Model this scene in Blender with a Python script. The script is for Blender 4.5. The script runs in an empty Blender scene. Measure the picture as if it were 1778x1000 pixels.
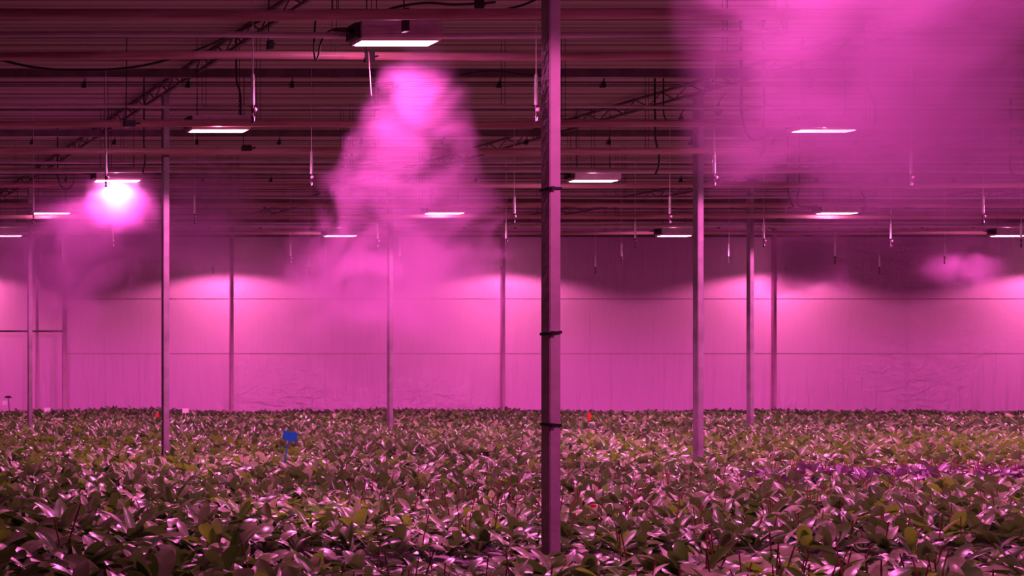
import bpy, bmesh, math, random
import numpy as np
from mathutils import Vector, Matrix
S = bpy.context.scene
COL = S.collection
random.seed(7)
rng = np.random.default_rng(11)

# ------------------------------------------------------------------ camera, world, exposure
F = 2300.0                      # focal length in pixels of the 1778 px wide frame
K = 39.2 / F                    # metres per pixel on the far wall plane
VX, VY = -438.0, 632.0          # vanishing point of the bay lines
CZ = 2.40                       # camera height
cam_d = bpy.data.cameras.new('camera')
cam = bpy.data.objects.new('camera', cam_d)
COL.objects.link(cam)
S.camera = cam
cam.location = (0, 0, CZ)
cam.rotation_euler = (math.pi / 2, 0, 0)
cam_d.sensor_width = 36
cam_d.lens = F / 1778 * 36
cam_d.shift_x = (889 - VX) / 1778
cam_d.shift_y = -(500 - VY) / 1778
cam_d.clip_end = 300
cam_d.dof.use_dof = True
cam_d.dof.focus_distance = 13.0
cam_d.dof.aperture_fstop = 4.0

w = bpy.data.worlds.new('night')
S.world = w
w.use_nodes = True
w.node_tree.nodes['Background'].inputs['Color'].default_value = (0.5, 0.1, 0.25, 1)
w.node_tree.nodes['Background'].inputs['Strength'].default_value = 0.004
S.view_settings.view_transform = 'Standard'
S.view_settings.look = 'None'
S.view_settings.gamma = 1
S.view_settings.exposure = 0.0
S.cycles.max_bounces = 6
S.cycles.diffuse_bounces = 4
S.cycles.glossy_bounces = 2
S.cycles.transmission_bounces = 3
S.cycles.volume_bounces = 1
S.cycles.transparent_max_bounces = 8
S.cycles.use_denoising = True
S.cycles.caustics_reflective = False
S.cycles.caustics_refractive = False
S.cycles.volume_step_rate = 0.35
S.cycles.volume_max_steps = 128

LIGHT_COL = (1.0, 0.15, 0.58)
LAMP_POWER = 620.0


def P(x, y, D):
    """point seen at photo pixel x, y on the plane at relative depth D (1 = far wall)"""
    return Vector(((x - VX) * D * K, D * 39.2, CZ + (VY - y) * D * K))


# ------------------------------------------------------------------ helpers
def mesh_obj(name, bm, mat, parent=None, smooth=False):
    me = bpy.data.meshes.new(name)
    bmesh.ops.recalc_face_normals(bm, faces=bm.faces)
    bm.to_mesh(me)
    bm.free()
    if mat:
        me.materials.append(mat)
    if smooth:
        for p in me.polygons:
            p.use_smooth = True
    o = bpy.data.objects.new(name, me)
    COL.objects.link(o)
    if parent:
        o.parent = parent
    return o


def empty(name, loc, label, cat, group=None, rz=0):
    o = bpy.data.objects.new(name, None)
    o.empty_display_size = 0.1
    COL.objects.link(o)
    o.location = loc
    o.rotation_euler = (0, 0, rz)
    tag(o, label, cat, group)
    return o


def tag(o, label, cat, group=None, kind=None):
    o['label'] = label
    o['category'] = cat
    if group:
        o['group'] = group
    if kind:
        o['kind'] = kind
    return o


def box(bm, x0, x1, y0, y1, z0, z1):
    vs = [bm.verts.new(p) for p in ((x0, y0, z0), (x1, y0, z0), (x1, y1, z0), (x0, y1, z0),
                                    (x0, y0, z1), (x1, y0, z1), (x1, y1, z1), (x0, y1, z1))]
    for f in ((0, 1, 2, 3), (4, 5, 6, 7), (0, 1, 5, 4), (1, 2, 6, 5), (2, 3, 7, 6), (3, 0, 4, 7)):
        bm.faces.new([vs[i] for i in f])
    return vs


def tube(bm, pts, r, n=8, r_end=None, cap=True):
    pts = [Vector(p) for p in pts]
    rings = []
    N = len(pts)
    up = Vector((0, 0, 1))
    for i, p in enumerate(pts):
        d = (pts[min(i + 1, N - 1)] - pts[max(i - 1, 0)])
        if d.length < 1e-9:
            d = Vector((0, 0, 1))
        d.normalize()
        a = d.cross(up)
        if a.length < 0.05:
            a = d.cross(Vector((0, 1, 0)))
        a.normalize()
        b = a.cross(d).normalized()
        rr = r if r_end is None else r + (r_end - r) * i / max(1, N - 1)
        if isinstance(r, (list, tuple)):
            rr = r[i]
        rings.append([bm.verts.new(p + a * math.cos(2 * math.pi * k / n) * rr + b * math.sin(2 * math.pi * k / n) * rr)
                      for k in range(n)])
    for i in range(N - 1):
        for k in range(n):
            bm.faces.new((rings[i][k], rings[i][(k + 1) % n], rings[i + 1][(k + 1) % n], rings[i + 1][k]))
    if cap:
        bm.faces.new(rings[0])
        bm.faces.new(rings[-1])


def smooth_path(pts, n=8):
    """Catmull-Rom through pts"""
    pts = [Vector(p) for p in pts]
    q = [pts[0]] + pts + [pts[-1]]
    out = []
    for i in range(1, len(q) - 2):
        for k in range(n):
            t = k / n
            p0, p1, p2, p3 = q[i - 1], q[i], q[i + 1], q[i + 2]
            out.append(0.5 * ((2 * p1) + (p2 - p0) * t + (2 * p0 - 5 * p1 + 4 * p2 - p3) * t * t
                              + (3 * p1 - p0 - 3 * p2 + p3) * t ** 3))
    out.append(pts[-1])
    return out


def copy_tree(o, loc=None, label=None, group=None):
    c = o.copy()
    COL.objects.link(c)
    if loc is not None:
        c.location = loc
    if label:
        c['label'] = label
    if group:
        c['group'] = group
    for ch in list(o.children):
        d = ch.copy()
        COL.objects.link(d)
        d.parent = c
        for g in list(ch.children):
            e = g.copy()
            COL.objects.link(e)
            e.parent = d
    return c


# ------------------------------------------------------------------ materials
def mat(name, base, rough=0.5, metal=0.0, spec=0.5, noise=0.0, nscale=5.0, bump=0.0, bscale=30.0, stretch=None, base2=None):
    m = bpy.data.materials.new(name)
    m.use_nodes = True
    nt = m.node_tree
    b = nt.nodes['Principled BSDF']
    b.inputs['Base Color'].default_value = (*base, 1)
    b.inputs['Roughness'].default_value = rough
    b.inputs['Metallic'].default_value = metal
    b.inputs['Specular IOR Level'].default_value = spec
    if noise or bump:
        tc = nt.nodes.new('ShaderNodeTexCoord')
        mp = nt.nodes.new('ShaderNodeMapping')
        nt.links.new(tc.outputs['Object'], mp.inputs['Vector'])
        if stretch:
            mp.inputs['Scale'].default_value = stretch
    if noise:
        n = nt.nodes.new('ShaderNodeTexNoise')
        n.inputs['Scale'].default_value = nscale
        n.inputs['Detail'].default_value = 5
        nt.links.new(mp.outputs[0], n.inputs['Vector'])
        mx = nt.nodes.new('ShaderNodeMix')
        mx.data_type = 'RGBA'
        mx.inputs[6].default_value = (*base, 1)
        b2 = base2 or tuple(c * (1 - noise) for c in base)
        mx.inputs[7].default_value = (*b2, 1)
        mr = nt.nodes.new('ShaderNodeMapRange')
        mr.inputs[1].default_value = 0.4
        mr.inputs[2].default_value = 0.65
        nt.links.new(n.outputs['Fac'], mr.inputs[0])
        nt.links.new(mr.outputs[0], mx.inputs[0])
        nt.links.new(mx.outputs[2], b.inputs['Base Color'])
    if bump:
        n2 = nt.nodes.new('ShaderNodeTexNoise')
        n2.inputs['Scale'].default_value = bscale
        n2.inputs['Detail'].default_value = 4
        nt.links.new(mp.outputs[0], n2.inputs['Vector'])
        bp = nt.nodes.new('ShaderNodeBump')
        bp.inputs['Strength'].default_value = bump
        bp.inputs['Distance'].default_value = 0.05
        nt.links.new(n2.outputs['Fac'], bp.inputs['Height'])
        nt.links.new(bp.outputs[0], b.inputs['Normal'])
    return m


def leaf_mat(name, c1, c2, c3, trans=0.11, tcol=(0.20, 0.60, 0.06), g1=(0.075, 0.27, 0.02), g2=(0.12, 0.22, 0.07)):
    m = bpy.data.materials.new(name)
    m.use_nodes = True
    nt = m.node_tree
    b = nt.nodes['Principled BSDF']
    out = nt.nodes['Material Output']
    geo = nt.nodes.new('ShaderNodeNewGeometry')
    cr = nt.nodes.new('ShaderNodeValToRGB')
    el = cr.color_ramp.elements
    el[0].position = 0.0
    el[0].color = (*c1, 1)
    el[1].position = 0.55
    el[1].color = (*c2, 1)
    e = el.new(0.85)
    e.color = (*c3, 1)
    e = el.new(0.28)
    e.color = (*g1, 1)
    e = el.new(0.42)
    e.color = (*g2, 1)
    nt.links.new(geo.outputs['Random Per Island'], cr.inputs[0])
    tc = nt.nodes.new('ShaderNodeTexCoord')
    no = nt.nodes.new('ShaderNodeTexNoise')
    no.inputs['Scale'].default_value = 25
    no.inputs['Detail'].default_value = 3
    nt.links.new(tc.outputs['Object'], no.inputs['Vector'])
    mv = nt.nodes.new('ShaderNodeMix')
    mv.data_type = 'RGBA'
    mv.blend_type = 'MULTIPLY'
    mv.inputs[0].default_value = 0.5
    nt.links.new(cr.outputs[0], mv.inputs[6])
    nr = nt.nodes.new('ShaderNodeMapRange')
    nr.inputs[1].default_value = 0.3
    nr.inputs[2].default_value = 0.7
    nr.inputs[3].default_value = 0.5
    nr.inputs[4].default_value = 1.3
    nt.links.new(no.outputs['Fac'], nr.inputs[0])
    nt.links.new(nr.outputs[0], mv.inputs[7])
    back = nt.nodes.new('ShaderNodeMix')
    back.data_type = 'RGBA'
    back.inputs[7].default_value = (0.20, 0.19, 0.14, 1)
    bf = nt.nodes.new('ShaderNodeMath')
    bf.operation = 'MULTIPLY'
    bf.inputs[1].default_value = 0.6
    nt.links.new(geo.outputs['Backfacing'], bf.inputs[0])
    nt.links.new(bf.outputs[0], back.inputs[0])
    nt.links.new(mv.outputs[2], back.inputs[6])
    nt.links.new(back.outputs[2], b.inputs['Base Color'])
    b.inputs['Roughness'].default_value = 0.29
    b.inputs['Specular IOR Level'].default_value = 0.75
    tr = nt.nodes.new('ShaderNodeBsdfTranslucent')
    tr.inputs['Color'].default_value = (*tcol, 1)
    mx = nt.nodes.new('ShaderNodeMixShader')
    mx.inputs[0].default_value = trans
    nt.links.new(b.outputs[0], mx.inputs[1])
    nt.links.new(tr.outputs[0], mx.inputs[2])
    nt.links.new(mx.outputs[0], out.inputs['Surface'])
    return m


def emit_mat(name, col, strength):
    m = bpy.data.materials.new(name)
    m.use_nodes = True
    nt = m.node_tree
    nt.nodes.remove(nt.nodes['Principled BSDF'])
    e = nt.nodes.new('ShaderNodeEmission')
    e.inputs[0].default_value = (*col, 1)
    e.inputs[1].default_value = strength
    nt.links.new(e.outputs[0], nt.nodes['Material Output'].inputs['Surface'])
    return m


M = {
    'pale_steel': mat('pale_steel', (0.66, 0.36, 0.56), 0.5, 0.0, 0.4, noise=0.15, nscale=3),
    'lit_steel': mat('lit_steel', (0.50, 0.32, 0.42), 0.5, 0.0, 0.4, noise=0.2, nscale=3, bump=0.15, bscale=14),  # galvanised steel lightened for the strapped post, stronger lamplight put into its colour
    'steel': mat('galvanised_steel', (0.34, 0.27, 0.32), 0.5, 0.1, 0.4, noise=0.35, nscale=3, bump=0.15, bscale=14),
    'dark_steel': mat('dark_steel', (0.20, 0.14, 0.15), 0.6, 0.2, 0.3, noise=0.3, nscale=4),
    'pipe': mat('painted_pipe', (0.62, 0.34, 0.36), 0.4, 0.0, 0.4, noise=0.5, nscale=2.5, stretch=(0.4, 6, 6), base2=(0.40, 0.17, 0.18)),
    'white_pipe': mat('white_pipe', (0.75, 0.60, 0.66), 0.35, 0.0, 0.5, noise=0.2, nscale=3),
    'black': mat('black_rubber', (0.012, 0.009, 0.010), 0.5),
    'black_plastic': mat('black_plastic', (0.02, 0.015, 0.018), 0.35),
    'wire': mat('wire', (0.09, 0.05, 0.06), 0.6),
    'tube': mat('white_tube', (0.98, 0.98, 0.98), 0.18, 0.0, 1.0),
    'cord': mat('white_cord', (0.85, 0.7, 0.8), 0.5),
    'knob': mat('pink_knob', (0.75, 0.40, 0.5), 0.35),
    'pull': mat('pull_cord', (0.30, 0.10, 0.14), 0.5),
    'housing': mat('lamp_housing', (0.78, 0.60, 0.70), 0.45, 0.1, 0.4, noise=0.2, nscale=6),
    'reflector': mat('lamp_reflector', (0.85, 0.5, 0.6), 0.4, 0.0),
    'pot': mat('pot_plastic', (0.10, 0.05, 0.08), 0.28, 0.0, 0.6, noise=0.4, nscale=8),
    'bark': mat('bark_mix', (0.045, 0.025, 0.018), 0.9, noise=0.6, nscale=60, bump=0.6, bscale=80),
    'stalk': mat('flower_stalk', (0.22, 0.05, 0.06), 0.45),
    'bench': mat('bench_metal', (0.35, 0.30, 0.32), 0.5, 0.3),
    'concrete': mat('concrete_floor', (0.16, 0.13, 0.13), 0.8, noise=0.4, nscale=2, bump=0.3),
    'blue': mat('blue_plastic', (0.008, 0.22, 0.62), 0.4),
    'red': mat('red_plastic', (0.85, 0.02, 0.02), 0.4),
    'white': mat('white_plastic', (0.92, 0.85, 0.9), 0.4),
    'green': mat('green_plastic', (0.02, 0.55, 0.22), 0.4),
    'glow': emit_mat('lamp_glow', (1.0, 0.55, 0.80), 9.0),
}
LEAF = leaf_mat('orchid_leaf', (0.025, 0.075, 0.018), (0.16, 0.26, 0.095), (0.30, 0.37, 0.18))

LEAF_G = leaf_mat('orchid_leaf_green', (0.03, 0.14, 0.01), (0.17, 0.34, 0.08), (0.36, 0.44, 0.20), 0.25, (0.30, 0.85, 0.03), (0.10, 0.42, 0.015), (0.16, 0.36, 0.05))
LEAF_P = leaf_mat('orchid_leaf_purple', (0.05, 0.05, 0.05), (0.22, 0.14, 0.24), (0.34, 0.26, 0.36), 0.06, (0.3, 0.2, 0.3), (0.12, 0.08, 0.12), (0.15, 0.12, 0.16))


def ceiling_mat():
    m = bpy.data.materials.new('ceiling_screen')
    m.use_nodes = True
    nt = m.node_tree
    b = nt.nodes['Principled BSDF']
    b.inputs['Roughness'].default_value = 0.9
    tc = nt.nodes.new('ShaderNodeTexCoord')
    wv = nt.nodes.new('ShaderNodeTexWave')
    wv.bands_direction = 'Y'
    wv.inputs['Scale'].default_value = 1.1
    wv.inputs['Distortion'].default_value = 2.0
    wv.inputs['Detail'].default_value = 3
    wv.inputs['Detail Scale'].default_value = 0.6
    mp = nt.nodes.new('ShaderNodeMapping')
    mp.inputs['Scale'].default_value = (0.05, 1, 1)
    nt.links.new(tc.outputs['Object'], mp.inputs['Vector'])
    nt.links.new(mp.outputs[0], wv.inputs['Vector'])
    cr = nt.nodes.new('ShaderNodeValToRGB')
    cr.color_ramp.elements[0].color = (0.34, 0.27, 0.25, 1)
    cr.color_ramp.elements[1].color = (0.52, 0.42, 0.38, 1)
    nt.links.new(wv.outputs['Fac'], cr.inputs[0])
    nt.links.new(cr.outputs[0], b.inputs['Base Color'])
    return m


def film_mat():
    """glossy plastic film: gentle vertical drapes, fine creases, patchy wrinkles"""
    m = bpy.data.materials.new('plastic_film')
    m.use_nodes = True
    nt = m.node_tree
    b = nt.nodes['Principled BSDF']
    b.inputs['Base Color'].default_value = (0.92, 0.43, 0.96, 1)
    b.inputs['Roughness'].default_value = 0.30
    b.inputs['Specular IOR Level'].default_value = 0.5
    tc = nt.nodes.new('ShaderNodeTexCoord')

    def noise(scale, stretch, detail=3, dist=0.0):
        mp = nt.nodes.new('ShaderNodeMapping')
        mp.inputs['Scale'].default_value = stretch
        nt.links.new(tc.outputs['Object'], mp.inputs['Vector'])
        n = nt.nodes.new('ShaderNodeTexNoise')
        n.inputs['Scale'].default_value = scale
        n.inputs['Detail'].default_value = detail
        n.inputs['Distortion'].default_value = dist
        nt.links.new(mp.outputs[0], n.inputs['Vector'])
        return n.outputs['Fac']
    a = noise(1.6, (2.0, 1, 0.25), 3)
    c = noise(3.0, (0.5, 1, 1.0), 5, 1.2)
    patch = noise(0.16, (1, 1, 1), 1)
    mr = nt.nodes.new('ShaderNodeMapRange')
    mr.inputs[1].default_value = 0.50
    mr.inputs[2].default_value = 0.62
    nt.links.new(patch, mr.inputs[0])
    mu = nt.nodes.new('ShaderNodeMath')
    mu.operation = 'MULTIPLY'
    nt.links.new(c, mu.inputs[0])
    nt.links.new(mr.outputs[0], mu.inputs[1])
    ad = nt.nodes.new('ShaderNodeMath')
    ad.operation = 'ADD'
    nt.links.new(a, ad.inputs[0])
    nt.links.new(mu.outputs[0], ad.inputs[1])
    bp = nt.nodes.new('ShaderNodeBump')
    bp.inputs['Strength'].default_value = 0.8
    bp.inputs['Distance'].default_value = 0.3
    nt.links.new(ad.outputs[0], bp.inputs['Height'])
    nt.links.new(bp.outputs[0], b.inputs['Normal'])
    tr = nt.nodes.new('ShaderNodeBsdfTranslucent')
    tr.inputs['Color'].default_value = (0.90, 0.74, 0.72, 1)
    mx = nt.nodes.new('ShaderNodeMixShader')
    mx.inputs[0].default_value = 0.40
    nt.links.new(b.outputs[0], mx.inputs[1])
    nt.links.new(tr.outputs[0], mx.inputs[2])
    nt.links.new(mx.outputs[0], nt.nodes['Material Output'].inputs['Surface'])
    return m


M['ceiling'] = ceiling_mat()
M['film'] = film_mat()

# ------------------------------------------------------------------ the hall
YW = 39.2                      # far wall
ZC = CZ + 4.32                 # ceiling screen
XL, XR = -9.0, 47.0


def struct(name, bm, m):
    o = mesh_obj(name, bm, m)
    o['kind'] = 'structure'
    return o


bm = bmesh.new(); box(bm, XL, XR, 1, YW + 9, -0.1, 0); struct('floor', bm, M['concrete'])
bm = bmesh.new(); box(bm, XL, XR, 1, YW + 9, ZC, ZC + 0.05); struct('ceiling', bm, M['ceiling'])
bm = bmesh.new(); bm.faces.new([bm.verts.new(v) for v in ((XL, YW, 0), (XR, YW, 0), (XR, YW, ZC), (XL, YW, ZC))]); struct('wall_back', bm, M['film'])
bm = bmesh.new(); box(bm, XR, XR + 0.1, 1, YW, 0, ZC); struct('wall_right', bm, M['film'])
bm = bmesh.new(); box(bm, XL - 0.1, XL, 1, YW, 0, ZC); struct('wall_left', bm, M['dark_steel'])
# seams and rails of the film wall
n_trim = 1
for y, hz in ((519, 0.010), (614, 0.012)):
    z = P(0, y, 1).z
    bm = bmesh.new()
    box(bm, P(112, y, 1).x, XR, YW - 0.02, YW - 0.002, z - hz, z + hz)
    struct('trim_%d' % n_trim, bm, M['pale_steel']); n_trim += 1
z = P(0, 410, 1).z
bm = bmesh.new()
box(bm, XL, XR, YW - 0.10, YW - 0.005, z - 0.03, z + 0.03)
struct('trim_%d' % n_trim, bm, M['dark_steel']); n_trim += 1

# ------------------------------------------------------------------ steel posts
S_BAY = 469.5 * K
X0 = 368 * K
ROWS = [0.2624, 0.506, 0.7494, 0.9955]
FW, FD = 0.085, 0.118
POST_TOP = CZ + 4.04


def make_post(x, y, top, label, straps=(), fw=FW, fd=FD, base_z=0.0, strong=True):
    t = empty('steel_post', (x, y, 0), label, 'post', 'steel posts of the greenhouse')
    bm = bmesh.new()
    vs = box(bm, -fw / 2, fw / 2, 0, fd, base_z, top)
    bmesh.ops.bevel(bm, geom=[e for e in bm.edges if abs(e.verts[0].co.z - e.verts[1].co.z) > 1], offset=0.006, segments=2, affect='EDGES')
    mesh_obj('shaft', bm, M['lit_steel' if straps else ('steel' if strong else 'pale_steel')], t)
    bm = bmesh.new()
    box(bm, -0.10, 0.10, -0.05, fd + 0.05, 0, 0.015)
    for sx in (-0.07, 0.07):
        for sy in (-0.03, fd + 0.03):
            tube(bm, [(sx, sy, 0.015), (sx, sy, 0.035)], 0.01, 6)
    mesh_obj('base_plate', bm, M['steel'], t)
    bm = bmesh.new()
    box(bm, -fw / 2 - 0.02, fw / 2 + 0.02, -0.02, fd + 0.02, top - 0.01, top + 0.01)
    mesh_obj('head_plate', bm, M['dark_steel'], t)
    for z, tilt in straps:
        bm = bmesh.new()
        e = 0.006
        box(bm, -fw / 2 - e, fw / 2 + e, -e, fd + e, z - 0.011, z + 0.011)
        for v in bm.verts:
            v.co.z += tilt * v.co.x / fw
        box(bm, -fw / 2 + 0.0, -fw / 2 + 0.03, -e - 0.012, -e, z - 0.016, z + 0.014)
        mesh_obj('strap', bm, M['black'], t)
    return t


main_st = []
for y, ti in ((327, 0.0), (578, 0.012), (738, -0.004)):
    main_st.append((P(0, y, ROWS[0]).z, ti))
post_lab = {
    (0, 0): 'nearest square steel post with black straps standing in the aisle',
    (1, 0): 'slim steel post in the plants just left of the chain-hung lamp',
    (1, 1): 'steel post standing in the plants just under the bulb-shaped hanging hooks',
    (2, 0): 'far slim post crossing the dark wall crossbar at the left edge',
    (2, 1): 'steel post seen through the mist below the tall central plume',
    (2, 2): 'shorter-looking steel post in the plants between two thicker and fainter ones at right',
    (3, 1): 'thin post against the plastic wall next to its creased glossy stretch',
    (3, 2): 'thin post against the plastic wall left of the big strapped post',
    (3, 3): 'thin post against the pale plastic wall on the far right',
}
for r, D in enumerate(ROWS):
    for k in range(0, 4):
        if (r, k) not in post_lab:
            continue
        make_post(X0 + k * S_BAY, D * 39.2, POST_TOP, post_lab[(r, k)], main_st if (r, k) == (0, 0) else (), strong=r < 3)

# door-like frame at the left end of the wall
t = empty('wall_frame', (P(65, 0, 0.99).x, 39.2 * 0.99, 0), 'grey steel frame with a crossbar on the plastic wall at its left end', 'frame')
for x, wd in ((65, 0.07), (113, 0.13)):
    bm = bmesh.new()
    px = P(x, 0, 0.99).x - t.location.x
    box(bm, px - wd / 2, px + wd / 2, 0, 0.1, 0, ZC - 0.35)
    mesh_obj('upright', bm, M['pale_steel'], t)
bm = bmesh.new()
z = P(0, 575, 0.99).z
tube(bm, [(-4.5, -0.03, z), (P(112, 0, 0.99).x - t.location.x - 0.06, -0.03, z)], 0.028, 8)
mesh_obj('crossbar', bm, M['dark_steel'], t)

# ------------------------------------------------------------------ lattice girders through the post tops
gl = {0: 'lattice girder crossing the dark ceiling at upper left',
      1: 'lattice girder on the post under the bulb-shaped hooks',
      2: 'lattice girder seen faintly through mist right of centre',
      3: 'faint far lattice girder near the right edge of the ceiling'}
for k in range(4):
    x = X0 + k * S_BAY
    t = empty('lattice_girder', (x, 3.0, POST_TOP), gl[k], 'girder', 'lattice girders over the post rows')
    L = 36.0
    for z, nm in ((0.03, 'bottom_chord'), (0.21, 'top_chord')):
        bm = bmesh.new()
        box(bm, -0.025, 0.025, 0, L, z - 0.02, z + 0.02)
        mesh_obj(nm, bm, M['dark_steel'], t)
    bm = bmesh.new()
    step = 0.6
    for i in range(int(L / step)):
        y0 = i * step
        tube(bm, [(0, y0, 0.04), (0, y0 + step / 2, 0.20)], 0.010, 5)
        tube(bm, [(0, y0 + step / 2, 0.20), (0, y0 + step, 0.04)], 0.010, 5)
    mesh_obj('lattice_web', bm, M['dark_steel'], t)

# ------------------------------------------------------------------ pipes and beams across the hall
XA, XB = 0.0, 42.0


def xpipe(name, D, y, r, m, label, cat, group, hang=None, clips=None, x0=XA, x1=XB):
    p = P(0, y, D)
    t = empty(name, (0, p.y, p.z), label, cat, group)
    bm = bmesh.new()
    n = 26
    pts = [(x0 + (x1 - x0) * i / n, 0, 0.012 * math.sin(i * 1.7 + y)) for i in range(n + 1)]
    tube(bm, pts, r, 12)
    nm = 'tube'
    mesh_obj(nm, bm, m, t, smooth=True)
    if hang:
        i = 0
        xx = x0 + hang[0]
        while xx < x1:
            bm = bmesh.new()
            tube(bm, [(xx - 0.02, 0, r), (xx - 0.02, 0, ZC - p.z)], 0.004, 5)
            tube(bm, [(xx + 0.03, 0, r), (xx + 0.03, 0, ZC - p.z)], 0.004, 5)
            tube(bm, [(xx - 0.02, 0, r), (xx + 0.005, -r, 0), (xx + 0.03, 0, r)], 0.004, 5)
            mesh_obj('hanger', bm, M['wire'], t)
            xx += hang[1]
    return t


PIPES = [(0.305, 25, 0.050, 'pipe', 'rust-red heating pipe along the top edge, over the nearest lamp'),
         (0.346, 97, 0.042, 'pipe', 'rust-red heating pipe passing just below the nearest lamp'),
         (0.4436, 215, 0.048, 'pipe', 'reddish pipe in front of the chain-hung lamp box'),
         (0.500, 262, 0.050, 'pipe', 'reddish pipe in front of the two slim posts below the chain-hung lamp'),
         (0.560, 296, 0.045, 'white_pipe', 'pale pipe just above the lamp with the bright mist burst'),
         (0.605, 322, 0.045, 'pipe', 'orange-red pipe just below the lamp with the bright mist burst'),
         (0.668, 356, 0.045, 'pipe', 'reddish pipe just above the small lamp right of the central plume'),
         (0.700, 376, 0.045, 'pipe', 'reddish pipe just below the small lamp right of the central plume'),
         (0.800, 392, 0.045, 'white_pipe', 'pale pipe just above the farthest row of lamps'),
         (0.840, 404, 0.045, 'pipe', 'farthest reddish pipe at the level of the last lamps')]
for i, (D, y, r, m, lab) in enumerate(PIPES):
    xpipe('heating_pipe', D, y, r, M[m], lab, 'pipe', 'heating pipes under the ceiling', hang=(1.3 + 0.7 * (i % 3), 4.0))

ROWD = [0.2030, 0.3255, 0.448, 0.5705, 0.693, 0.8155, 1.042]
H_LAMP = 181 * K
# lamp carriers
for i, D in enumerate(ROWD[1:6]):
    if i == 0:
        labs = 'thin pale rail carrying the nearest lamp'
    else:
        labs = ['', 'thin rail above the chain-hung lamp', 'thin rail holding the lamp over the bright mist burst',
                'thin rail over the small lamp right of the central plume', 'thin rail over the farthest row of lamps'][i]
    y = VY - (186 + (0 if i == 0 else 14)) / D
    xpipe('lamp_rail', D + 0.004, y, 0.030 if i == 0 else 0.02, M['white_pipe'], labs, 'rail', 'lamp rails', hang=(2.1, 4.0))

# dark gutter-shaped beams with roller clips
blabs = ['dark beam behind the nearest hanging spray nozzles', 'dark beam behind the chain-hung lamp strip',
         'dark beam above the middle lamps in the mist', 'dark beam over the small far lamps', 'farthest dark beam close to the wall']
for i in range(5):
    D = 0.472 + 0.1225 * i
    p = P(0, VY - 238 / D, D)
    t = empty('ceiling_beam', (0, p.y, p.z), blabs[i], 'beam', 'dark beams under the ceiling')
    bm = bmesh.new()
    box(bm, XA, XB, -0.03, 0.03, -0.055, 0.055)
    box(bm, XA, XB, -0.05, 0.05, 0.05, 0.06)
    mesh_obj('web', bm, M['dark_steel'], t)
    bm = bmesh.new()
    tube(bm, [(XA, 0, -0.125), (XB, 0, -0.125)], 0.008, 6)
    mesh_obj('runner_wire', bm, M['wire'], t)
    x = XA + 0.35 + 0.3 * i
    while x < XB:
        if x * 1.0 < 2216 * K * D + 0.5:
            bm = bmesh.new()
            box(bm, x - 0.022, x + 0.022, -0.02, 0.02, -0.20, -0.11)
            tube(bm, [(x, 0, -0.13), (x + 0.01, 0, -0.06)], 0.008, 5)
            tube(bm, [(x - 0.01, -0.03, -0.17), (x - 0.01, 0.03, -0.17)], 0.03, 8)
            mesh_obj('clip', bm, M['black'], t)
        x += 1.45

# screen wires right under the ceiling
wm = None
wi = 0
D = 0.245
while D < 0.99:
    for dd, hh in ((0, 248), (0.006, 244)):
        p = P(0, VY - hh / (D + dd), D + dd)
        if wm is None:
            bm = bmesh.new()
            tube(bm, [(XA, 0, 0), (XB, 0, 0)], 0.0055, 5)
            o = mesh_obj('screen_wire', bm, M['wire'])
            wm = o
        else:
            o = wm.copy()
            COL.objects.link(o)
        tag(o, 'thin dark screen wire stretched straight across under the ceiling', 'wire', 'screen wires under the ceiling')
        o.location = (0, p.y, p.z)
        wi += 1
    D += 0.0225
# fixed wire clamps holding the screen folds: thicker bars
for i in range(14):
    D = 0.26 + 0.052 * i
    p = P(0, VY - 252 / D, D)
    bm = bmesh.new()
    tube(bm, [(XA, 0, 0), (XB, 0, 0)], 0.014, 6)
    o = mesh_obj('screen_bar', bm, M['dark_steel'])
    tag(o, 'slim dark bar holding a fold of the ceiling screen', 'bar', 'screen bars along the ceiling')
    o.location = (0, p.y, p.z)

# ------------------------------------------------------------------ lamps
LW = 0.70      # glowing length


def make_lamp():
    t = empty('grow_lamp', (0, 0, 0), 'x', 'lamp', 'grow lamps under the ceiling')
    h = 0.19
    bm = bmesh.new()
    # body shell, open at the bottom
    box(bm, -0.385, 0.385, -0.13, 0.13, 0.03, h)
    for i in range(6):
        z = 0.05 + i * 0.022
        box(bm, -0.385, 0.385, -0.138, -0.128, z, z + 0.010)
    mesh_obj('housing', bm, M['housing'], t)
    bm = bmesh.new()
    for s in (-1, 1):
        vs = [(-0.385, s * 0.13, 0.03), (0.385, s * 0.13, 0.03), (0.385, s * 0.10, 0.004), (-0.385, s * 0.10, 0.004)]
        bm.faces.new([bm.verts.new(v) for v in vs])
        vs = [(s * 0.385, -0.13, 0.03), (s * 0.385, 0.13, 0.03), (s * 0.37, 0.10, 0.004), (s * 0.37, -0.10, 0.004)]
        bm.faces.new([bm.verts.new(v) for v in vs])
    mesh_obj('reflector', bm, M['reflector'], t)
    bm = bmesh.new()
    box(bm, -LW / 2, LW / 2, -0.085, 0.085, -0.004, 0.028)
    mesh_obj('glowing_panel', bm, M['glow'], t)
    bm = bmesh.new()
    box(bm, -0.43, -0.385, -0.10, 0.10, 0.04, h - 0.01)
    tube(bm, [(-0.43, 0, 0.12), (-0.47, 0, 0.12)], 0.028, 10)
    tube(bm, [(-0.47, 0, 0.12), (-0.60, 0, 0.125)], [0.02, 0.013], 10)
    mesh_obj('end_connector', bm, M['black_plastic'], t)
    return t


lamp0 = make_lamp()
bm = bmesh.new()
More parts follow.
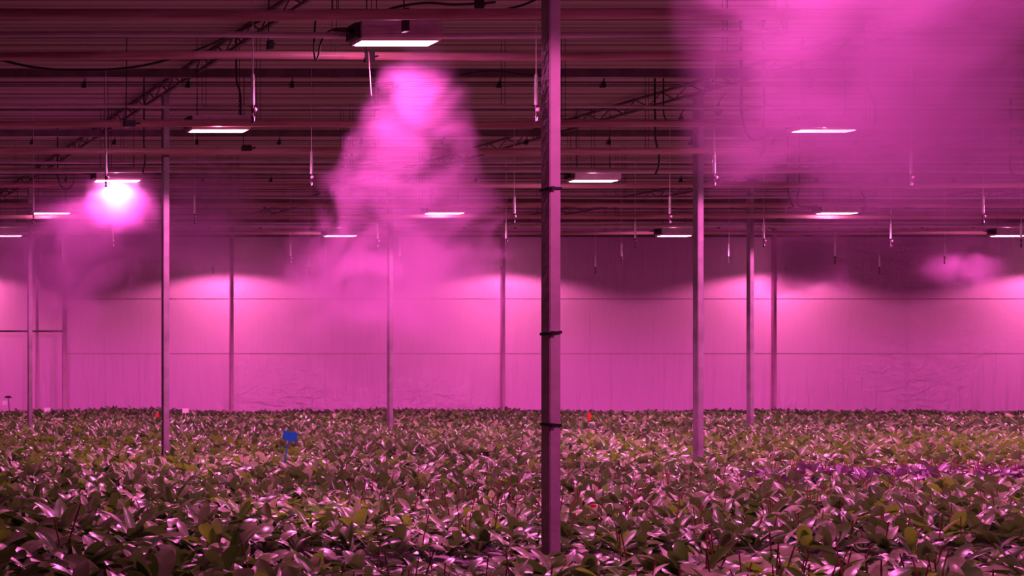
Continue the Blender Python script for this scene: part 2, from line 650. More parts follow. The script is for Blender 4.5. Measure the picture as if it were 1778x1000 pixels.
# chain hangers made of oval links
for sx in (-0.28, 0.28):
    for i in range(9):
        z = 0.20 + i * 0.035
        pts = []
        for k in range(9):
            a = 2 * math.pi * k / 8
            u, v = 0.010 * math.cos(a), 0.024 * math.sin(a)
            pts.append((sx + (u if i % 2 else 0), (0 if i % 2 else u), z + v))
        tube(bm, pts, 0.003, 4, cap=False)
    tube(bm, [(sx, 0, 0.20 + 8.5 * 0.035), (sx, 0, ZC - CZ - H_LAMP)], 0.004, 5)
chain_me = mesh_obj('chain', bm, M['black'], lamp0)

lamp_lab = {
    (1, 0): 'nearest big grow lamp with a ribbed box above its glowing strip',
    (2, 0): 'grow lamp hung on chains beside the slim post at upper left',
    (2, 1): 'bright grow lamp glowing through the big cloud of mist',
    (3, 0): 'grow lamp with a dazzling burst of mist right below it',
    (3, 1): 'grow lamp just right of the strapped post with a red halo',
    (4, 0): 'small grow lamp beside a hanging nozzle left of the mist burst lamp',
    (4, 1): 'small grow lamp in the mist between the plume and the strapped post',
    (4, 2): 'small grow lamp between the middle and far right posts and the right edge',
    (5, 0): 'smallest grow lamp cut by the left edge of the picture',
    (5, 1): 'small far grow lamp at the foot of the central plume',
    (5, 2): 'small far grow lamp ending at the slim right post',
    (5, 3): 'small far grow lamp crossed by a nozzle at the right edge',
}
n_l = 0
first = True
sp_data = bpy.data.lights.new('lamp_beam', 'SPOT')
sp_data.energy = LAMP_POWER
sp_data.color = LIGHT_COL
sp_data.spot_size = math.radians(160)
sp_data.spot_blend = 0.22
sp_data.shadow_soft_size = 0.12
gl_data = bpy.data.lights.new('lamp_glow', 'POINT')
gl_data.energy = LAMP_POWER * 0.026
gl_data.color = (1.0, 0.26, 0.62)
gl_data.shadow_soft_size = 0.03
for r, D in enumerate(ROWD):
    for k in range(6 if r == 6 else 5):
        x = (366 + 469.5 * k) * K + (0.012 * r * k if r < 6 else 0)
        y = D * 39.2
        if x > 2216 * K * D + 9:
            continue
        z = CZ + H_LAMP
        if first:
            L = lamp0
            first = False
            L.location = (x, y, z)
        else:
            L = copy_tree(lamp0, (x, y, z))
        lab = lamp_lab.get((r, k))
        L['label'] = lab or ('grow lamp shining through the plastic wall from behind it' if r == 6 else 'grow lamp hanging beyond the edge of the picture, over the plants')
        if r == 1:
            for ch in list(L.children):
                if ch.name.startswith('chain'):
                    bpy.data.objects.remove(ch)
        so = bpy.data.objects.new('lamp_beam', sp_data)
        COL.objects.link(so)
        so.parent = L
        so.location = (0, 0, -0.03)
        so = bpy.data.objects.new('lamp_glow', gl_data)
        COL.objects.link(so)
        so.parent = L
        so.location = (0, 0, -0.045)
        n_l += 1

# ------------------------------------------------------------------ hanging spray nozzles
NZ = [(439, 213), (931, 210), (184, 326), (541, 325), (1240, 325), (1582, 327), (58, 388), (338, 386), (893, 385),
      (1163, 392), (1707, 390), (197, 424), (655, 428), (879, 428), (1103, 428), (1326, 427), (1547, 430), (1773, 428),
      (109, 456), (504, 456), (695, 458), (1079, 458), (1266, 458), (1450, 458), (1640, 457), (26, 475), (370, 474),
      (537, 475), (871, 474), (1034, 475), (1364, 475), (1527, 475)]
NROW = [(220, 0.339), (340, 0.4615), (395, 0.584), (435, 0.700), (465, 0.815), (500, 0.905)]
NH = 142 * K


def make_nozzle():
    t = empty('spray_nozzle', (0, 0, 0), 'x', 'spray nozzle', 'hanging spray nozzles')
    bm = bmesh.new()
    tube(bm, [(0, 0, 0.50), (0, 0, 0.97), (0, 0, (ZC - CZ - NH) / 0.945)], [0.006, 0.0035, 0.0035], 6)
    mesh_obj('cord', bm, M['cord'], t)
    bm = bmesh.new()
    tube(bm, [(0, 0, 0.19), (0, 0, 0.50), (0, 0, 0.53)], [0.019, 0.017, 0.006], 10)
    mesh_obj('weight_tube', bm, M['tube'], t, smooth=True)
    bm = bmesh.new()
    tube(bm, [(0, 0, 0.19), (0, 0, 0.155), (0, 0, 0.15), (0, 0, 0.11)], [0.010, 0.010, 0.016, 0.014], 10)
    tube(bm, [(-0.035, 0, 0.176), (0.035, 0, 0.17)], 0.005, 6)
    mesh_obj('valve', bm, M['black_plastic'], t)
    bm = bmesh.new()
    bmesh.ops.create_uvsphere(bm, u_segments=12, v_segments=8, radius=0.023, matrix=Matrix.Translation((0.022, -0.012, 0.135)))
    mesh_obj('valve_knob', bm, M['knob'], t, smooth=True)
    bm = bmesh.new()
    tube(bm, [(0, 0, 0.11), (0, 0, 0.075), (0, 0, 0.07), (0, 0, 0.055), (0, 0, 0.05), (0, 0, 0.02), (0, 0, 0.012), (0, 0, 0.0)],
         [0.007, 0.007, 0.018, 0.018, 0.010, 0.012, 0.020, 0.016], 10)
    mesh_obj('spray_head', bm, M['black_plastic'], t)
    bm = bmesh.new()
    tube(bm, [(0.012, -0.006, 0.02), (0.014, -0.006, 0.06)], 0.007, 6)
    mesh_obj('clear_tip', bm, M['white'], t)
    return t


noz0 = make_nozzle()
nz_lab = {0: 'largest spray nozzle hanging beside the chain-hung lamp, on a white tube',
          1: 'spray nozzle on a white tube hanging against the big strapped post',
          2: 'spray nozzle hanging in front of the lamp with the mist burst',
          3: 'spray nozzle alone between the slim left post and the central plume',
          4: 'spray nozzle hanging just right of the slim right post top',
          5: 'spray nozzle with white tube below and right of the lamp in the big cloud',
          6: 'spray nozzle touching the small lamp left of the mist burst',
          7: 'spray nozzle in faint mist just right of the slim left post',
          8: 'pale spray nozzle just left of the big strapped post, higher of two',
          9: 'spray nozzle hanging close left of the slim right post, above a lamp',
          10: 'spray nozzle above the lamp at the right edge',
          11: 'spray nozzle directly under the bright mist burst'}
for i, (x, yb) in enumerate(NZ):
    D = min(NROW, key=lambda q: abs((VY - 142 / q[1]) - yb))[1]
    p = P(x, yb, D)
    z = CZ + NH
    if i == 0:
        n = noz0
        n.location = (p.x, p.y, z)
    else:
        n = copy_tree(noz0, (p.x, p.y, z))
    rowi = [q[1] for q in NROW].index(D)
    n['label'] = nz_lab.get(i) or {3: 'small white spray nozzle hanging in the fourth row back',
                                   4: 'small white spray nozzle in the fifth row, near the far wall',
                                   5: 'tiny white spray nozzle in the last row before the wall'}.get(rowi, 'small hanging white spray nozzle')
    if i not in nz_lab:
        n['group'] = 'spray nozzles of row %s from the front' % ['one', 'two', 'three', 'four', 'five', 'six'][rowi]
    n.rotation_euler = (0, 0, random.uniform(-1.2, 1.2))
    n.scale = (0.945, 0.945, 0.945)

# ------------------------------------------------------------------ cables and odds under the ceiling


def cable(name, pts, D, r, label, cat='cable', m='black', group=None):
    pp = []
    for q in pts:
        d = q[2] if len(q) > 2 else D
        pp.append(P(q[0], q[1], d))
    o = pp[0].copy()
    sp_ = smooth_path(pp, 8)
    if pts[0][1] > 105 and abs(pts[0][0] - pts[1][0]) < 8 and m == 'black':      # hangs from the ceiling
        sp_ = [Vector((o.x, o.y, ZC)), o + Vector((0, 0, 0.05))] + sp_
    bm = bmesh.new()
    tube(bm, [p - o for p in sp_], r, 7)
    ob = mesh_obj(name, bm, M[m], None, smooth=True)
    ob.location = o
    tag(ob, label, cat, group)
    return ob


cable('power_cable', [(-60, 92), (0, 104), (60, 117), (130, 122), (210, 119), (280, 107), (350, 84), (410, 57), (455, 35), (480, 27)], 0.40, 0.016,
      'long black cable sagging from the left edge up to the girder')
cable('power_cable', [(330, 26), (430, 24), (500, 22), (560, 25), (600, 27), (650, 24), (690, 12), (740, 5), (790, 8), (860, 4)], 0.318, 0.013,
      'black cable running over the top of the nearest lamp')
cable('power_cable', [(548, 30), (546, 60), (545, 85), (548, 105), (553, 95), (558, 72), (570, 55), (592, 49), (622, 51)], 0.33, 0.009,
      'black looped cable plugged into the left end of the nearest lamp')
cable('power_cable', [(776, 28), (800, 24), (830, 27), (870, 18), (910, 8), (944, -8)], 0.32, 0.012,
      'black cable rising to the strapped post at the top edge')
cable('power_cable', [(800, 130), (840, 124), (870, 124), (905, 129), (945, 133)], 0.44, 0.011,
      'thin black cable bowed over the dark beam left of the strapped post')
cable('power_cable', [(410, 107), (411, 140), (417, 162), (418, 195), (416, 218), (410, 227)], 0.447, 0.012,
      'black cable dropping onto the right end of the chain-hung lamp')
cable('power_cable', [(250, 225), (250, 250), (252, 278), (248, 300)], 0.50, 0.012,
      'short dark cable hanging left of the slim left post')
cable('power_cable', [(100, 305), (105, 322), (115, 329), (125, 322), (128, 312)], 0.60, 0.012,
      'small black loop of cable left of the mist burst')
cable('power_cable', [(1137, 190), (1138, 215), (1138, 240), (1144, 268), (1143, 290), (1138, 302)], 0.50, 0.013,
      'dark cable hanging beneath the girder left of the hook pair')
cable('power_cable', [(1152, 188), (1153, 200), (1160, 215)], 0.50, 0.010,
      'short forked cable under the girder left of the hook pair')
cable('power_cable', [(1287, 185), (1290, 210), (1296, 230), (1310, 243), (1328, 236), (1330, 222)], 0.42, 0.016,
      'dark cable loop in the big cloud left of its lamp')
cable('power_cable', [(1326, 236), (1326, 258), (1320, 272)], 0.42, 0.016, 'drooping cable end in mist below the dark loop')
cable('power_cable', [(1504, 112), (1506, 155), (1518, 180), (1520, 215)], 0.42, 0.014,
      'bent dark cable seen through the cloud above right of its lamp')
cable('power_cable', [(1755, 270), (1754, 290), (1760, 303), (1775, 306)], 0.55, 0.014,
      'dark cable with a hook end at the right edge')
cable('power_cable', [(1368, 330), (1372, 348), (1378, 360)], 0.62, 0.014, 'short curved cable left of the right-hand small lamp')
cable('power_cable', [(1494, 332), (1502, 345), (1502, 362), (1494, 374)], 0.62, 0.014, 'short bowed cable right of the right-hand small lamp')
cable('power_cable', [(1388, 330), (1384, 345), (1388, 358), (1420, 358)], 0.63, 0.010, 'thin hooked cable just left of the right-hand small lamp')
cable('pull_cord', [(640, 90), (643, 140), (645, 167)], 0.335, 0.004, 'thin pink cord hanging free below the nearest lamp', 'cord', 'pull')


def pear_hook(x, y0, y1, D, label):
    a = P(x + 12, y0, D)
    b = P(x, y1, D)
    t = empty('hanging_hook', tuple(b), label, 'hook', 'bulb-shaped hooks beside the slim right post')
    bm = bmesh.new()
    pts = smooth_path([a - b, P(x + 1, (y0 + y1) / 2, D) - b, Vector((0, 0, 0.10))], 6)
    tube(bm, pts, 0.007, 6)
    mesh_obj('string', bm, M['black'], t)
    bm = bmesh.new()
    tube(bm, [(0, 0, 0.12), (0, 0, 0.07), (0, 0, 0.03), (0, 0, -0.01), (0, 0, -0.03)], [0.008, 0.02, 0.04, 0.036, 0.01], 12)
    mesh_obj('weight', bm, M['black_plastic'], t, smooth=True)


pear_hook(1183, 182, 210, 0.50, 'dark pear-shaped weight on a string left of the slim right post')
pear_hook(1247, 162, 196, 0.46, 'dark pear-shaped weight on a string right of the slim right post')


def bracket(x, y, D, w_, h_, label):
    p = P(x, y, D)
    bm = bmesh.new()
    box(bm, -w_ / 2, w_ / 2, -0.03, 0.03, -h_ / 2, h_ / 2)
    tube(bm, [(-w_ / 3, 0, h_ / 2), (-w_ / 3 + 0.01, 0, ZC - p.z)], 0.006, 5)
    tube(bm, [(w_ / 2, 0, 0), (w_, 0, h_ * 0.1)], 0.012, 6)
    o = mesh_obj('pipe_clamp', bm, M['black_plastic'])
    o.location = p
    tag(o, label, 'clamp', 'black clamps on the ceiling pipes')


bracket(225, 215, 0.442, 0.14, 0.085, 'black clamp on the reddish pipe left of the slim left post')
bracket(428, 257, 0.498, 0.13, 0.08, 'black clamp on the pipe below right of the chain-hung lamp')
bracket(704, 35, 0.318, 0.045, 0.22, 'narrow black bracket on top of the nearest lamp')
bracket(832, 10, 0.315, 0.06, 0.14, 'black clamp on the topmost pipe left of the strapped post')
bracket(469, 78, 0.34, 0.05, 0.09, 'small black weight on the pipe above the largest nozzle')
bracket(641, 99, 0.345, 0.09, 0.10, 'black folded clamp on the pipe under the nearest lamp')

# ------------------------------------------------------------------ benches
BENCH_Z = 0.745
BEN = [(6.2, 9.55, 'growing bench nearest to the viewer, in front of the aisle'),
       (10.45, 19.55, 'growing bench behind the strapped post, its front rim facing the aisle'),
       (20.15, 29.1, 'growing bench between the slim posts and the post in the mist'),
       (29.75, 38.6, 'farthest growing bench, along the plastic wall')]
for y0, y1, lab in BEN:
    t = empty('growing_bench', (18, y0, 0), lab, 'bench', 'long growing benches full of orchids')
    xa, xb = max(-2, y0 * 0.19 - 2.5) - 18, min(46, y1 * 0.9635 + 2.5) - 18
    bm = bmesh.new()
    box(bm, xa, xb, 0, y1 - y0, BENCH_Z - 0.05, BENCH_Z - 0.01)
    mesh_obj('bench_top', bm, M['bench'], t)
    bm = bmesh.new()
    box(bm, xa, xb, -0.03, 0.0, BENCH_Z - 0.09, BENCH_Z + 0.02)
    mesh_obj('rim', bm, M['bench'], t)
    for lx in (xa + 0.5, (xa + xb) / 2, xb - 0.5):
        for ly in (0.3, y1 - y0 - 0.3):
            bm = bmesh.new()
            box(bm, lx - 0.03, lx + 0.03, ly - 0.03, ly + 0.03, 0, BENCH_Z - 0.05)
            mesh_obj('leg', bm, M['bench'], t)

# ------------------------------------------------------------------ orchids


def leaf_arrays(L, W, az, el, curl, roll, fold, n, m, bend=0.0):
    """one strap leaf as (verts, quads): starts at the origin, arches outwards"""
    us = np.linspace(0, 1, n + 1)
    th = el - curl * us ** 1.3
    ds = L / n
    r = np.concatenate([[0], np.cumsum(np.cos((th[1:] + th[:-1]) / 2) * ds)])
    z = np.concatenate([[0], np.cumsum(np.sin((th[1:] + th[:-1]) / 2) * ds)])
    side = bend * us ** 2 * L
    wd = W * 0.5 * (np.sin(math.pi * np.clip(us * 0.93 + 0.035, 0, 1)) ** 0.62) * (0.62 + 0.55 * us)
    wd[-1] = W * 0.10
    vs = np.linspace(-1, 1, m + 1)
    V = np.zeros(((n + 1) * (m + 1), 3))
    q = 0
    for i in range(n + 1):
        nx, nz = -math.sin(th[i]), math.cos(th[i])
        for v in vs:
            lift = abs(v) * wd[i] * fold
            a = v * wd[i]
            rr = roll * us[i]
            V[q] = (r[i] + nx * (lift + a * math.sin(rr)), side[i] + a * math.cos(rr), z[i] + nz * (lift + a * math.sin(rr)))
            q += 1
    ca, sa = math.cos(az), math.sin(az)
    V = np.stack([V[:, 0] * ca - V[:, 1] * sa, V[:, 0] * sa + V[:, 1] * ca, V[:, 2]], 1)
    Q = []
    for i in range(n):
        for j in range(m):
            a = i * (m + 1) + j
            Q.append((a, a + m + 1, a + m + 2, a + 1))
    return V, np.array(Q, dtype=np.int32)


def plant_arrays(seed, n, m, style):
    r = random.Random(seed)
    Vs, Qs, off = [], [], 0
    axis = r.uniform(0, math.pi)
    cnt = r.choice((6, 7, 8))
    for i in range(cnt):
        az = axis + (i % 2) * math.pi + r.uniform(-0.75, 0.75)
        age = i / (cnt - 1)          # 0 = oldest, lowest
        if style == 'up':
            el = 0.55 + 0.75 * age + r.uniform(-0.15, 0.2)
            curl = r.uniform(0.2, 0.9)
        else:
            el = 0.42 + 0.55 * age + r.uniform(-0.15, 0.25)
            curl = r.uniform(0.7, 1.5)
        L = r.uniform(0.22, 0.33) * (1 - 0.25 * age * age)
        W = L * r.uniform(0.33, 0.42)
        V, Q = leaf_arrays(L, W, az, el, curl, r.uniform(-0.7, 0.7), r.uniform(0.12, 0.38), n, m, r.uniform(-0.15, 0.15))
        V[:, 2] += 0.015 + 0.05 * age
        Vs.append(V); Qs.append(Q + off); off += len(V)
    return np.concatenate(Vs), np.concatenate(Qs)


def arrays_to_mesh(name, V, Q, mt, smooth=True):
    me = bpy.data.meshes.new(name)
    me.vertices.add(len(V))
    me.vertices.foreach_set('co', np.ascontiguousarray(V, dtype=np.float32).ravel())
    nq = len(Q)
    me.loops.add(nq * 4)
    me.loops.foreach_set('vertex_index', np.ascontiguousarray(Q, dtype=np.int32).ravel())
    me.polygons.add(nq)
    me.polygons.foreach_set('loop_start', np.arange(0, nq * 4, 4, dtype=np.int32))
    if smooth:
        me.polygons.foreach_set('use_smooth', np.ones(nq, dtype=bool))
    me.materials.append(mt)
    me.update(calc_edges=True)
    return me


NV = 14
hi = [plant_arrays(100 + i, 9, 4, 'up' if i % 2 else 'flat') for i in range(NV)]
mid = [plant_arrays(100 + i, 5, 2, 'up' if i % 2 else 'flat') for i in range(NV)]
lo = [plant_arrays(100 + i, 3, 2, 'up' if i % 2 else 'flat') for i in range(NV)]
hi_me = [arrays_to_mesh('foliage', V, Q, LEAF) for V, Q in hi]
hi_me_g = [arrays_to_mesh('foliage', V, Q, LEAF_G) for V, Q in hi]
# pot with bark
bm = bmesh.new()
tube(bm, [(0, 0, 0), (0, 0, 0.105), (0, 0, 0.107), (0, 0, 0.12), (0, 0, 0.121), (0, 0, 0.10)],
     [0.046, 0.060, 0.066, 0.067, 0.060, 0.058], 18)
pot_o = mesh_obj('pot', bm, M['pot'], None, smooth=False)
pot_me = pot_o.data
bpy.data.objects.remove(pot_o)
bm = bmesh.new()
bmesh.ops.create_circle(bm, cap_ends=True, radius=0.059, segments=16, matrix=Matrix.Translation((0, 0, 0.106)))
for i in range(14):
    a, rr = random.uniform(0, 6.28), random.uniform(0, 0.045)
    bmesh.ops.create_cube(bm, size=0.014, matrix=Matrix.Translation((rr * math.cos(a), rr * math.sin(a), 0.110)) @ Matrix.Rotation(random.uniform(0, 3), 4, (1, 1, 0.3)))
bk_o = mesh_obj('bark_mix', bm, M['bark'])
bark_me = bk_o.data
bpy.data.objects.remove(bk_o)
spike_me = []
for s in range(5):
    bm = bmesh.new()
    for q in range(random.choice((1, 2))):
        a = random.uniform(0, 6.28)
        lean = random.uniform(0.02, 0.09)
        hgt = random.uniform(0.22, 0.36)
        pts = smooth_path([(0.01 * math.cos(a), 0.01 * math.sin(a), 0.0), (lean * 0.4 * math.cos(a), lean * 0.4 * math.sin(a), hgt * 0.5),
                           (lean * math.cos(a + 0.3), lean * math.sin(a + 0.3), hgt)], 5)
        rad = [0.0038 + (0.0016 if i % 3 == 2 else 0) for i in range(len(pts))]
        tube(bm, pts, rad, 6)
    so = mesh_obj('flower_spike', bm, M['stalk'])
    spike_me.append(so.data)
    bpy.data.objects.remove(so)

# plant sites on the benches: jittered rows
sites = []
for bi, (y0, y1, _) in enumerate(BEN):
    sp = 0.215
    yy = y0 + 0.09
    ri = 0
    while yy < y1 - 0.06:
        xa, xb = yy * 0.19 - 0.9, yy * 0.9635 + 0.9
        if bi == 0:
            xa, xb = yy * 0.19 - 0.5, yy * 0.9635 + 0.5
        xx = xa + (0.5 * sp if ri % 2 else 0)
        while xx < xb:
            jx, jy = random.uniform(-0.035, 0.035), random.uniform(-0.03, 0.03)
            if bi == 0 and yy < 7.55:
                xx += sp
                continue
            px = VX + xx / yy * F
            # older, taller plants fill the near left corner
            g = 1.0
            zz = 0.0
            f = math.sin(xx * 0.9 + 1.3) * math.sin(yy * 0.7 + xx * 0.25)
            zz += 0.02 * f
            g *= 1 + 0.10 * f
            if bi <= 1:
                e = max(0.0, min(1.0, (650 - px) / 500)) * max(0.0, min(1.0, (13.5 - yy) / 3.0))
                g *= 1 + 0.55 * e
                zz += 0.0
            sites.append((xx + jx, yy + jy, zz, g, bi, f))
            xx += sp
        yy += sp * 0.92
        ri += 1


def apparent(s):
    x, y, z, g, bi, f = s
    px = VX + x / y * F
    inside = -30 < px < 1808
    ybot = VY + (CZ - (BENCH_Z + 0.12 + 0.28 * g)) / y * F
    return (0 if inside and ybot < 1010 else 1, -g / y)


sites.sort(key=apparent)
near = [s for s in sites[:300]]
rest = sites[300:]


def variant(s):
    up = (math.sin(s[0] * 0.55 + 2) + math.sin(s[1] * 0.45 + s[0] * 0.2)) > 0.0
    if random.random() < 0.22:
        up = not up
    v = random.randrange(NV // 2) * 2 + (1 if up else 0)
    return v


n_zone = {}
for s in near:
    x, y, z, g, bi, f = s
    px = VX + x / y * F
    v = variant(s)
    if bi == 0:
        if px < 600:
            lab, gp = 'large dark-leaved potted orchid on the nearest bench, in the shaded corner', 'large orchids of the nearest bench in the dark corner'
        elif px < 955:
            lab, gp = 'potted orchid on the nearest bench, before the aisle, short of the strapped post', 'orchids of the nearest bench before the strapped post'
        else:
            lab, gp = 'potted orchid on the nearest bench, beyond the strapped post, leaves cut by the frame', 'orchids of the nearest bench beyond the strapped post'
    else:
        if px < 400:
            lab, gp = 'tall big-leaved potted orchid on the second bench, in its dark end', 'tall orchids at the dark end of the second bench'
        elif px < 955:
            lab, gp = 'potted orchid at the aisle side of the second bench, before the strapped post', 'front orchids of the second bench before the post'
        else:
            lab, gp = 'potted orchid at the aisle side of the second bench, beyond the strapped post', 'front orchids of the second bench beyond the post'
    t = empty('potted_orchid', (x, y, BENCH_Z - 0.01 + z * 0), lab, 'potted plant', gp, random.uniform(0, 6.28))
    t.scale = (g, g, g)
    o = bpy.data.objects.new('pot', pot_me); COL.objects.link(o); o.parent = t
    o = bpy.data.objects.new('bark_mix', bark_me); COL.objects.link(o); o.parent = t
    o = bpy.data.objects.new('foliage', (hi_me_g if random.random() < (0.3 if 380 < px < 720 else 0.1) else hi_me)[v]); COL.objects.link(o); o.parent = t
    o.location = (0, 0, 0.105)
    if random.random() < (0.32 if px > 500 else 0.04):
        o = bpy.data.objects.new('flower_spike', random.choice(spike_me)); COL.objects.link(o); o.parent = t
        o.location = (0, 0, 0.10)

Vs, Qs, Ms, off = [], [], [], 0


def variety(x, y, px):
    """plants stand in batches: 0 common, 1 green, 2 purple young ones"""
    if 15.4 < y < 17.6 and px > 1330 + 60 * math.sin(y * 3):
        return 2 if random.random() < 0.8 else 0
    wob = 0.8 * math.sin(x * 0.6) + 0.5 * math.sin(x * 1.7 + 2)
    if 18.0 + wob < y < 25.5 + wob and (px > 1000 or px < 560):
        return 1 if random.random() < 0.6 else 0
    if 11.4 < y < 13.6 and 380 < px < 700:
        return 1 if random.random() < 0.4 else 0
    return 1 if random.random() < 0.07 else 0


spike_bm = bmesh.new()
for s in rest:
    x, y, z, g, bi, f = s
    v = variant(s)
    src = hi if y < 13.0 else (mid if y < 20 else lo)
    V, Q = src[v]
    a = random.uniform(0, 6.28)
    ca, sa = math.cos(a) * g, math.sin(a) * g
    sz = g * random.uniform(0.85, 1.12)
    W = np.stack([V[:, 0] * ca - V[:, 1] * sa + x, V[:, 0] * sa + V[:, 1] * ca + y, V[:, 2] * sz + BENCH_Z + 0.105 * g + z], 1)
    px = VX + x / y * F
    Vs.append(W); Qs.append(Q + off); off += len(V)
    Ms.append(np.full(len(Q), variety(x, y, px), dtype=np.int32))
    dense = 0.30 if (y < 16 and px > 580) else (0.9 if (15.2 < y < 17.6 and px > 1330) else 0.03)
    if y < 24 and random.random() < dense:
        h = random.uniform(0.24, 0.36)
        lx, ly = random.uniform(-0.06, 0.06), random.uniform(-0.05, 0.05)
        tube(spike_bm, [(x, y, BENCH_Z + 0.1), (x + lx * 0.3, y + ly * 0.3, BENCH_Z + 0.1 + h * 0.5), (x + lx, y + ly, BENCH_Z + 0.1 + h)], 0.0045, 4)
me = arrays_to_mesh('orchid_field', np.concatenate(Vs), np.concatenate(Qs), LEAF)
me.materials.append(LEAF_G)
me.materials.append(LEAF_P)
me.polygons.foreach_set('material_index', np.concatenate(Ms))
fld = bpy.data.objects.new('orchid_field', me)
COL.objects.link(fld)
tag(fld, 'dense field of orchid foliage stretching over the benches to the plastic wall', 'plants', None, 'stuff')
o = mesh_obj('spike_stubs', spike_bm, M['stalk'], fld)
o['kind'] = 'stuff'

# ------------------------------------------------------------------ tags and markers standing among the plants


def marker(x, yt, yb, D, wpx, hpx, m, label, cat='plant marker', tilt=0.0, stake=True):
    top = P(x, (yt + hpx / 2), D)
    t = empty('plant_marker', (top.x, top.y, BENCH_Z), label, cat, 'plant markers among the orchids')
    t.rotation_euler = (0, tilt, 0)
    wd, hd = wpx * D * K, hpx * D * K
    h = top.z - BENCH_Z
    bm = bmesh.new()
    box(bm, -wd / 2, wd / 2, -0.003, 0.003, h - hd / 2, h + hd / 2)
    bmesh.ops.bevel(bm, geom=bm.edges[:], offset=0.0015, segments=1, affect='EDGES')
    mesh_obj('label_plate', bm, M[m], t)
    if stake:
        bm = bmesh.new()
        tube(bm, [(0, 0.006, 0), (0, 0.006, h)], 0.008, 6)
        mesh_obj('stake', bm, M[m], t)
    return t


mk = marker(495, 747, 797, 0.432, 25, 16, 'blue', 'blue plastic plant marker leaning on its stake above the leaves', tilt=0.22)
mk.location.x -= 0.10
marker(82, 708, 720, 0.93, 11, 8, 'white', 'white marker plate just right of the far left post foot')
marker(322, 709, 722, 0.87, 11, 8, 'white', 'white marker plate right of the slim left post')
marker(8, 696, 706, 0.95, 8, 7, 'white', 'tiny pale marker plate at the left edge near the wall')
marker(273, 718, 728, 0.84, 6, 10, 'red', 'small red marker just left of the slim left post', stake=False)
marker(1023, 716, 732, 0.80, 5, 15, 'red', 'thin red marker right of the strapped post, near the wall', stake=False)
marker(214, 945, 975, 0.262, 9, 36, 'red', 'red stick marker among the dark leaves in the near left corner')
marker(1373, 936, 955, 0.272, 8, 14, 'green', 'small green tag low among leaves at the aisle side')
marker(1030, 876, 884, 0.30, 10, 5, 'red', 'small red tag right of the strapped post, low in the leaves', stake=False)
# dried stem with a dark head at the left edge
p = P(14, 690, 0.93)
t = empty('dark_flower_stem', (p.x, p.y, BENCH_Z), 'dark umbrella-topped stem standing above the leaves at the left edge', 'stem')
bm = bmesh.new()
tube(bm, [(0.06, 0, 0), (0.02, 0, (p.z - BENCH_Z) * 0.8), (0, 0, p.z - BENCH_Z)], 0.012, 6)
mesh_obj('stem', bm, M['black_plastic'], t)
bm = bmesh.new()
for i in range(6):
    a = i * 1.05
    tube(bm, [(0, 0, p.z - BENCH_Z), (0.05 * math.cos(a), 0.05 * math.sin(a), p.z - BENCH_Z + 0.03), (0.10 * math.cos(a), 0.1 * math.sin(a), p.z - BENCH_Z - 0.01)], [0.012, 0.02, 0.012], 5)
mesh_obj('head', bm, M['black_plastic'], t)

# ------------------------------------------------------------------ mist


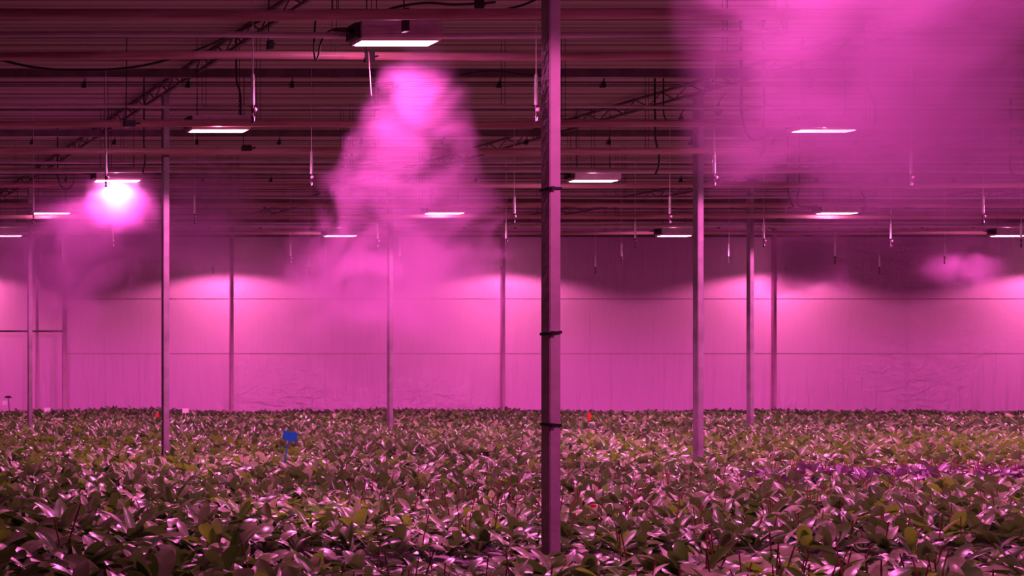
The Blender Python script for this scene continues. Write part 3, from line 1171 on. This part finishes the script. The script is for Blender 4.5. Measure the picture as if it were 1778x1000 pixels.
def mist(name, label, pts, r_top, r_bot, dens, nscale, seed, thresh=0.42, soft=0.35, endfade=0.25, sy=1.0, top_sharp=0.0):
    """a plume between two points: a unit frustum whose density fades towards its rim and is broken up by noise"""
    a, b = Vector(pts[0]), Vector(pts[1])        # top, bottom
    c = (a + b) / 2
    h = (a - b).length / 2
    R = max(r_top, r_bot)
    bm = bmesh.new()
    N = 20
    rings = []
    for zi in range(5):
        z = -1 + 2 * zi / 4
        rr = (r_bot + (r_top - r_bot) * (z + 1) / 2) / R
        rings.append([bm.verts.new((rr * math.cos(2 * math.pi * k / N), rr * math.sin(2 * math.pi * k / N), z)) for k in range(N)])
    for i in range(4):
        for k in range(N):
            bm.faces.new((rings[i][k], rings[i][(k + 1) % N], rings[i + 1][(k + 1) % N], rings[i + 1][k]))
    bm.faces.new(rings[0]); bm.faces.new(rings[-1])
    m = bpy.data.materials.new(name)
    m.use_nodes = True
    nt = m.node_tree
    nt.nodes.remove(nt.nodes['Principled BSDF'])
    vol = nt.nodes.new('ShaderNodeVolumePrincipled')
    vol.inputs['Color'].default_value = (0.90, 0.52, 0.88, 1)
    vol.inputs['Anisotropy'].default_value = 0.1
    tc = nt.nodes.new('ShaderNodeTexCoord')
    sp = nt.nodes.new('ShaderNodeSeparateXYZ')
    nt.links.new(tc.outputs['Object'], sp.inputs[0])

    def mth(op, a_, b_=None, c_=None, clamp=False):
        n = nt.nodes.new('ShaderNodeMath')
        n.operation = op
        n.use_clamp = clamp
        for i, v in enumerate((a_, b_, c_)):
            if v is None:
                continue
            if isinstance(v, (int, float)):
                n.inputs[i].default_value = v
            else:
                nt.links.new(v, n.inputs[i])
        return n.outputs[0]
    mp = nt.nodes.new('ShaderNodeMapping')
    mp.inputs['Scale'].default_value = (R, R * sy, h)
    mp.inputs['Location'].default_value = (seed * 3.1, seed * 1.7, seed)
    nt.links.new(tc.outputs['Object'], mp.inputs['Vector'])
    no = nt.nodes.new('ShaderNodeTexNoise')
    no.inputs['Scale'].default_value = nscale
    no.inputs['Detail'].default_value = 4
    no.inputs['Roughness'].default_value = 0.55
    no.inputs['Distortion'].default_value = 1.0
    nt.links.new(mp.outputs[0], no.inputs['Vector'])
    rad = mth('SQRT', mth('ADD', mth('MULTIPLY', sp.outputs[0], sp.outputs[0]), mth('MULTIPLY', sp.outputs[1], sp.outputs[1])))
    rz = mth('ADD', mth('MULTIPLY', sp.outputs[2], (r_top - r_bot) / R / 2), (r_top + r_bot) / R / 2)
    q = mth('DIVIDE', rad, rz)
    fr = mth('SUBTRACT', 1.0, mth('MULTIPLY', q, q), clamp=True)                        # 1 in the core, 0 at the rim
    fzb = mth('DIVIDE', mth('ADD', sp.outputs[2], 1.0), endfade * 2, clamp=True)
    fzt = mth('DIVIDE', mth('SUBTRACT', 1.0, sp.outputs[2]), max(0.02, (0.02 if top_sharp else endfade * 2)), clamp=True)
    fall = mth('MULTIPLY', fr, mth('MULTIPLY', fzb, fzt))
    # noise threshold rises towards the rim, so the outline breaks into wisps
    nn = mth('SUBTRACT', mth('ADD', no.outputs['Fac'], mth('MULTIPLY', fall, 0.20)), thresh + 0.02)
    nn = mth('DIVIDE', nn, soft, clamp=True)
    d = mth('MULTIPLY', mth('MULTIPLY', nn, fall), dens)
    nt.links.new(d, vol.inputs['Density'])
    nt.links.new(vol.outputs[0], nt.nodes['Material Output'].inputs['Volume'])
    o = mesh_obj(name, bm, m)
    o.location = c
    o.scale = (R, R * sy, h)
    dirv = (a - b).normalized()
    o.rotation_mode = 'QUATERNION'
    o.rotation_quaternion = Vector((0, 0, 1)).rotation_difference(dirv)
    tag(o, label, 'mist', None, 'stuff')
    return o


mist('mist_plume', 'tall plume of mist widening down from beneath the nearest lamp', (P(738, 50, 0.331), P(685, 580, 0.357)), 0.24, 2.0, 1.45, 1.9, 3, thresh=0.53, soft=0.16, sy=0.35, endfade=0.10)
mist('mist_cloud', 'huge bright cloud of mist at the upper right around its lamp', (P(1580, -230, 0.216), P(1560, 430, 0.228)), 1.5, 1.45, 2.0, 1.6, 5, thresh=0.47, soft=0.18, sy=0.5)
mist('mist_burst', 'small dazzling puff of mist right under a lamp at the left', (P(206, 306, 0.575), P(216, 412, 0.575)), 0.70, 0.68, 4.2, 2.6, 8, thresh=0.46, soft=0.14, sy=0.6, top_sharp=1)
mist('mist_cloud', 'cloud of mist drifting left from the bright burst', (P(290, 320, 0.585), P(-10, 530, 0.585)), 1.0, 1.7, 2.6, 1.5, 9, thresh=0.48, soft=0.16, sy=0.5)
mist('mist_cloud', 'faint veil of mist right of the slim left post', (P(375, 240, 0.585), P(350, 500, 0.59)), 0.8, 1.8, 1.5, 1.6, 12, thresh=0.50, soft=0.16, sy=0.5)
mist('mist_cloud', 'broad haze of mist behind the foot of the central plume', (P(720, 250, 0.755), P(640, 640, 0.755)), 2.6, 4.8, 0.42, 0.9, 14, sy=0.35)
mist('mist_wisp', 'small wisp of mist right of the far right post', (P(1400, 390, 0.85), P(1400, 520, 0.85)), 1.2, 1.3, 2.6, 1.5, 17, thresh=0.48, soft=0.16, sy=0.5)
mist('mist_wisp', 'thin wisp of mist near the right edge over the wall', (P(1720, 350, 0.85), P(1640, 510, 0.85)), 1.2, 1.4, 0.5, 1.5, 19, thresh=0.48, soft=0.16, sy=0.5)
